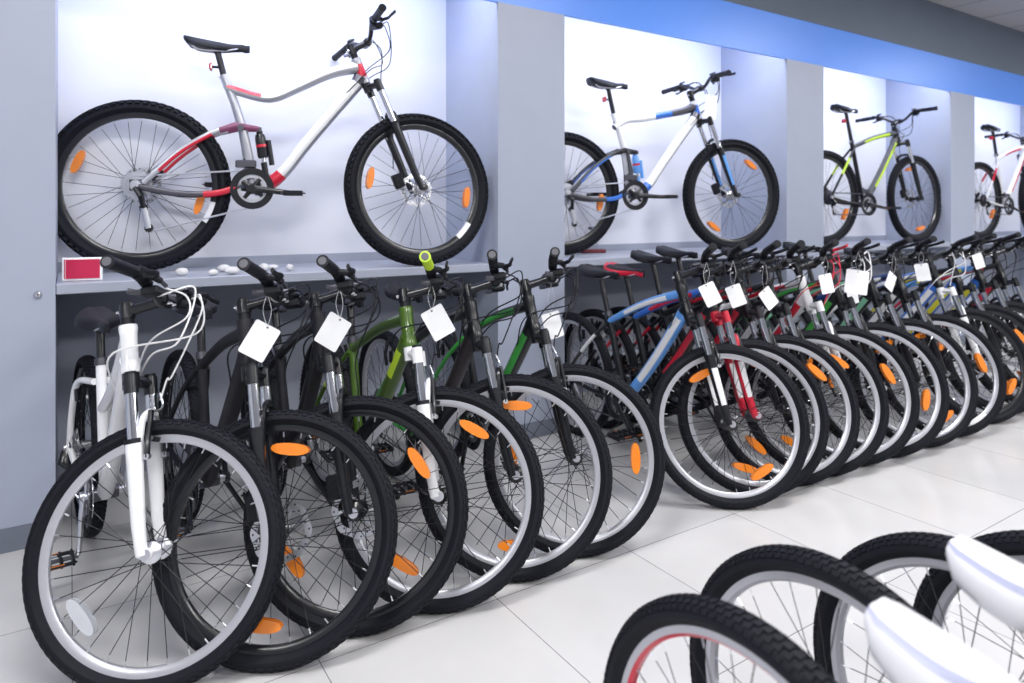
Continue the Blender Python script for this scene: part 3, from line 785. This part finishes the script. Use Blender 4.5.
# ------------------------------------------------------------------ bicycles on the shelf
GS = 'bicycles displayed on the shelf'
CS = dict(saddle=PLASTIC, disc=True, spoke=SPOKE, frame=BRUSH, acc=RED, down=WHITE, stay=BRUSH, fork=BLACK, rim=BLACK, shock=BLACK, decal=((308, 326),), link=PURPLE)
bicycle((1.457, 3.096), -16.5, 'silver, white and red full suspension mountain bicycle standing alone above the white stones', GS, FULL, steer=15, c=CS, style='full', z0=.9408,
        fr=(-8, 170), rr=(137, -37), fang=0, crank=7, name='mountain_bicycle')
CS2 = dict(CS, frame=WHITE, acc=BLUE, down=WHITE, stay=mat('graphite', (.05, .055, .07), .35), under=BLACK, link=BLACK, straight=True, st=WHITE, fork=BLACK, fdec=LBLUE, decal=None, shock=LBLUE)
_, b2 = bicycle((3.77, 3.08), -13, 'white, black and blue full suspension mountain bicycle in the second bay above the shelf', GS, FULL, steer=-1, sadz=.05, c=CS2, style='full', z0=.9408,
        fr=(55, 235), rr=(-32, 148), crank=3, name='mountain_bicycle')
SH29 = dict(HARD, R=.385, tw=.058, th=.05, knob=.005, nk=68, WB=1.12, bb=(.455, .33), lc=.55, rise=.07, st=(.31, .86), sad=(.27, 1.14), lt=.03, htl=.11, ha=69, barw=.35, stem=.08, rimw=.028)
CS3 = dict(saddle=PLASTIC, frame=MATTE, acc=LIME, tt=mat('charcoal', (.06, .065, .08), .4), tacc=LIME, down=mat('charcoal', (.06, .065, .08), .4), fork=BLACK, rim=BLACK, spoke=SPOKE, crown=BLACK)
bicycle((6.26, 3.13), -8, 'black hardtail mountain bicycle with lime green patches in the third bay above the shelf', GS, SH29, steer=5, c=CS3, kick=False, z0=.9408,
        fr=(105, 285), rr=(-50, 130), crank=10, name='mountain_bicycle')
CS4 = dict(saddle=PLASTIC, frame=WHITE, acc=RED, down=WHITE, fork=BLACK, rim=BLACK, spoke=SPOKE)
bicycle((8.75, 3.12), -4, 'white mountain bicycle with red patches in the furthest bay above the shelf', GS, SH29, steer=5, c=CS4, kick=False, z0=.9408,
        fr=(60, 240), rr=(-50, 130), crank=20, name='mountain_bicycle')

# ------------------------------------------------------------------ bicycles parked in the row below the shelf
GR = 'bicycles parked in a row under the shelf'
S6 = dict(HARD); SB1 = dict(HARD, silverhub=True, rise=.05, th=.042, rimh=.018, sad=(.235, .85))
lean = -1.5
CAPG = mat('grey_end_cap', (.11, .11, .13), .5)
bars = {}
def row(key, x, y, label, c, st=61, **kw):
    kw = dict(kw)
    if key > 6: st += random.uniform(-7, 5); kw.setdefault('hd', -90+random.uniform(-2, 2))
    else: c = dict(c, cap=CAPG)
    kw['fr'] = tuple((q+14) for q in kw.get('fr', ()))
    r, b = bicycle((x, y+.03), kw.pop('hd', -90), label, GR, kw.pop('S', S6), steer=st, roll=kw.pop('roll', lean), c=c, **kw)
    bars[key] = b; return r
BK = dict(disc=True, rim=BLACK, frame=MATTE, down=MATTE, fork=BLACK, stan=CHROME)
row(1, .19, 1.975, 'white bicycle with white fork and white cables at the near end of the row', dict(frame=WHITE, acc=WHITE, down=WHITE, fork=WHITE, crown=BLACK, rim=RIMW, disc=False, refl=CLEARR, silverkick=True, rimr=BLACK, stem=BLACK, silvercrank=True),
    S=SB1, low=True, roll=.5, hd=-84.5, st=56, cable=WCABLE, fr=(217,), fang=0, sadstyle='side', crank=62)
row(2, .478, 1.90, 'matt black bicycle with black rims standing next to the white one, one white tag', BK, fr=(81, 261), crank=30, roll=1.5, hd=-85.5, st=57)
row(3, .715, 1.92, 'matt black bicycle with black rims and a white tag, beside the green bicycle', dict(BK, acc=BLACK), fr=(31, 211), crank=10)
row(4, .975, 1.895, 'green bicycle with white fork, lime grips and pale rims', dict(disc=False, frame=GREEN, acc=LIME, tacc=GREEN, splash=True, down=GREEN, fork=WHITE, crown=WHITE, rim=RIMW, grip=LIME, stem=BLACK), fr=(59, 239), roll=2, crank=-20)
row(5, 1.265, 1.905, 'black and dark brown bicycle with pale rims between the green bicycle and the pillar', dict(disc=False, frame=BLACK, acc=BROWNB, tacc=BLACK, stay=BGREEN, down=BROWNB, fork=BLACK, rim=RIMW), fr=(83, 263), crank=60)
row(6, 1.53, 1.921, 'black bicycle with green stripes on the frame in front of the grey pillar', dict(disc=False, frame=BLACK, acc=BGREEN, down=BLACK, stay=BGREEN, fork=BLACK, rim=RIMW), fr=(-7, 173), crank=100)
row(7, 2.31, 1.875, 'blue and white bicycle, first of the far group after the gap', dict(disc=False, frame=BLACK, tt=LBLUE, stay=BLACK, acc=WHITE, down=LBLUE, fork=BLACK, fdec=WHITE, rim=RIMW), fr=(112, 297), sadstyle='plain', sadz=.04, crank=40)
row(8, 2.50, 1.90, 'blue and black bicycle with a bright red fork', dict(disc=False, frame=BLACK, tt=BLUE, stay=BLACK, acc=RED, down=BLACK, fork=RED, fdec=WHITE, rim=RIMW, saddle=PLASTIC, sacc=RED), fr=(70, 250), sadstyle='accent', sadz=.04, crank=80)
row(9, 2.72, 1.89, 'black bicycle with red stripes and a black fork, just past the red fork', dict(disc=False, frame=BLACK, acc=RED, down=BLACK, fork=BLACK, rim=RIMW), fr=(40, 220), sadz=.1)
row(10, 2.92, 1.88, 'black bicycle with white and red stripes in the far group, before the white fork', dict(disc=False, frame=BLACK, tacc=RED, acc=WHITE, down=BLACK, fork=BLACK, rim=RIMW), fr=(50, 230), sadz=.12, sadstyle='side', crank=130)
row(11, 3.17, 1.87, 'white bicycle with white fork and red cables in the far group', dict(disc=False, frame=WHITE, acc=RED, down=WHITE, fork=WHITE, rim=RIMW, lever=RED), fr=(20, 140), sadz=.02, cable=mat('red_cable', (.6, .02, .05), .4))
row(12, 3.41, 1.85, 'black bicycle with black fork and white cables behind two overlapping tags', dict(disc=False, frame=BLACK, acc=BGREEN, down=BLACK, fork=BLACK, rim=RIMW), fr=(-20, 160), cable=WCABLE, sadz=.1)
row(13, 3.71, 1.83, 'black bicycle with a mint green and white top tube', dict(disc=False, frame=BLACK, acc=mat('mint', (.25, .6, .4), .4), down=BLACK, fork=BLACK, rim=BRUSH), fr=(-60, 120), sadz=.03, crank=70)
row(14, 4.0, 1.83, 'navy and black bicycle with a white tag, beside the tall white fork', dict(disc=False, frame=BLACK, tt=mat('navy', (.02, .05, .2), .35), acc=WHITE, down=BLACK, fork=BLACK, rim=BRUSH, decal=((300, 318),)), fr=(10, 100), sadz=.12)
row(15, 4.43, 1.84, 'blue and white bicycle with long white fork and white cables near the far end', dict(disc=True, frame=BLACK, tt=BLUE, acc=WHITE, down=BLUE, fork=WHITE, rim=BLACK), fr=(-40, 140), cable=WCABLE)
row(16, 4.72, 1.86, 'black bicycle with blue and yellow down tube near the far end', dict(disc=True, frame=BLACK, acc=YELL, down=BLUE, fork=BLACK, rim=BLACK), fr=(30, 210), sadz=.06)
row(17, 5.02, 1.86, 'bright blue and yellow bicycle at the far end of the row', dict(disc=True, frame=BLACK, tt=LBLUE, acc=YELL, down=BLUE, fork=BLACK, rim=BLACK), fr=(50, 230))
row(18, 5.33, 1.86, 'black bicycle beyond the bright blue one, last in the row', dict(disc=True, frame=BLACK, acc=RED, down=BLACK, fork=BLACK, rim=BLACK), fr=(50, 230))

# ------------------------------------------------------------------ tags
price_tag(b2(-.05) + V((.04, -.03, 0)), .06, -6, 15, 'white price tag hanging at the head of the shelf bicycle with blue fork stripes', size=(.09, .16))
def T_(k, y, dz, tilt, yaw, lb, **kw):
    p = bars[k](y); price_tag(p - FWD*.025 + V((0, 0, -.015)), dz, tilt, yaw, lb, **kw)
T_(2, -.09, .10, -30, 10, 'white price tag on the first matt black bicycle')
T_(3, -.09, .10, -30, -5, 'white price tag on the matt black bicycle beside the green one')
T_(4, -.09, .09, 30, 0, 'white price tag in front of the green frame')
T_(6, .03, .12, 12, 25, 'white price tag on the handlebar in front of the pillar')
T_(7, -.12, .10, 25, 0, 'white price tag hanging on the blue and white bicycle', size=(.07, .095))
T_(8, -.12, .12, 20, 0, 'white price tag hanging above the red fork', size=(.07, .095))
T_(9, -.1, .14, 35, 20, 'white price tag hanging among the red and black frames', size=(.07, .095))
T_(11, -.12, .10, 10, 10, 'white price tag beside the red cables', size=(.07, .095))
T_(12, -.14, .10, -8, -10, 'wide white price tag with dark marks in the middle of the far group', size=(.11, .12), mark=STEEL)
T_(12, -.02, .13, 10, 20, 'white price tag half behind the wide marked one', size=(.07, .095))
T_(13, -.12, .12, -35, 25, 'white price tag below the mint green top tube', size=(.07, .095))
T_(14, -.12, .08, 10, -20, 'small white price tag beside the white cables', size=(.07, .095))
T_(16, -.12, .05, 15, 10, 'white price tag near the far blue bicycles', size=(.07, .09))

# ------------------------------------------------------------------ children's bicycles in the foreground
GK = "children's bicycles in the near corner"
SADW = mat('white_saddle', (.62, .63, .67), .4); SADG = mat('lavender_crease_shade', (.34, .36, .5), .4); NAVY = mat('navy_frame', (.015, .02, .08), .3, coat=.4)  # lavender is crease shading painted onto the white saddle
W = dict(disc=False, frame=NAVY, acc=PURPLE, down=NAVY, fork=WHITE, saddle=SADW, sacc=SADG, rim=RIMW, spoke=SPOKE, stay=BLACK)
def kid(x, y, lb, c, **kw): bicycle((x, y), -90, lb, GK, KID, by='rear', roll=0, c=c, kick=False, rr=(), fr=(), **kw)
RIMR = RED
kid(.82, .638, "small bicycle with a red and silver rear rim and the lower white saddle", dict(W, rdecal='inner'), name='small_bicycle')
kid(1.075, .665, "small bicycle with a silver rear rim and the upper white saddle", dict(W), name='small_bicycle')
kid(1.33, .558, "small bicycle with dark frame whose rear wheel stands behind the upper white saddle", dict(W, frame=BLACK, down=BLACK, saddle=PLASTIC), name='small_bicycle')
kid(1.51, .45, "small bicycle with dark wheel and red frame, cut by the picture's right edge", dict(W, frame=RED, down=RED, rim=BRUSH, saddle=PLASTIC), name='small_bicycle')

# ------------------------------------------------------------------ camera, world
w = bpy.data.worlds.new('World'); bpy.context.scene.world = w; w.use_nodes = True
w.node_tree.nodes['Background'].inputs['Color'].default_value = (.86, .9, 1, 1)
w.node_tree.nodes['Background'].inputs['Strength'].default_value = .5
cd = bpy.data.cameras.new('camera'); cam = bpy.data.objects.new('camera', cd); COL.objects.link(cam)
cam.location = CAM; cam.rotation_euler = (PI/2, 0, AL-PI/2)
cd.sensor_width = 36; cd.lens = 683/1024*36; cd.shift_y = -(341.5-213)/1024; cd.clip_start = .05
cd.dof.use_dof = True; cd.dof.focus_distance = 2.25; cd.dof.aperture_fstop = 2.7
sc = bpy.context.scene; sc.camera = cam
sc.view_settings.view_transform = 'Standard'; sc.view_settings.look = 'None'; sc.view_settings.gamma = 1; sc.view_settings.use_curve_mapping = False
sc.view_settings.exposure = 0.1
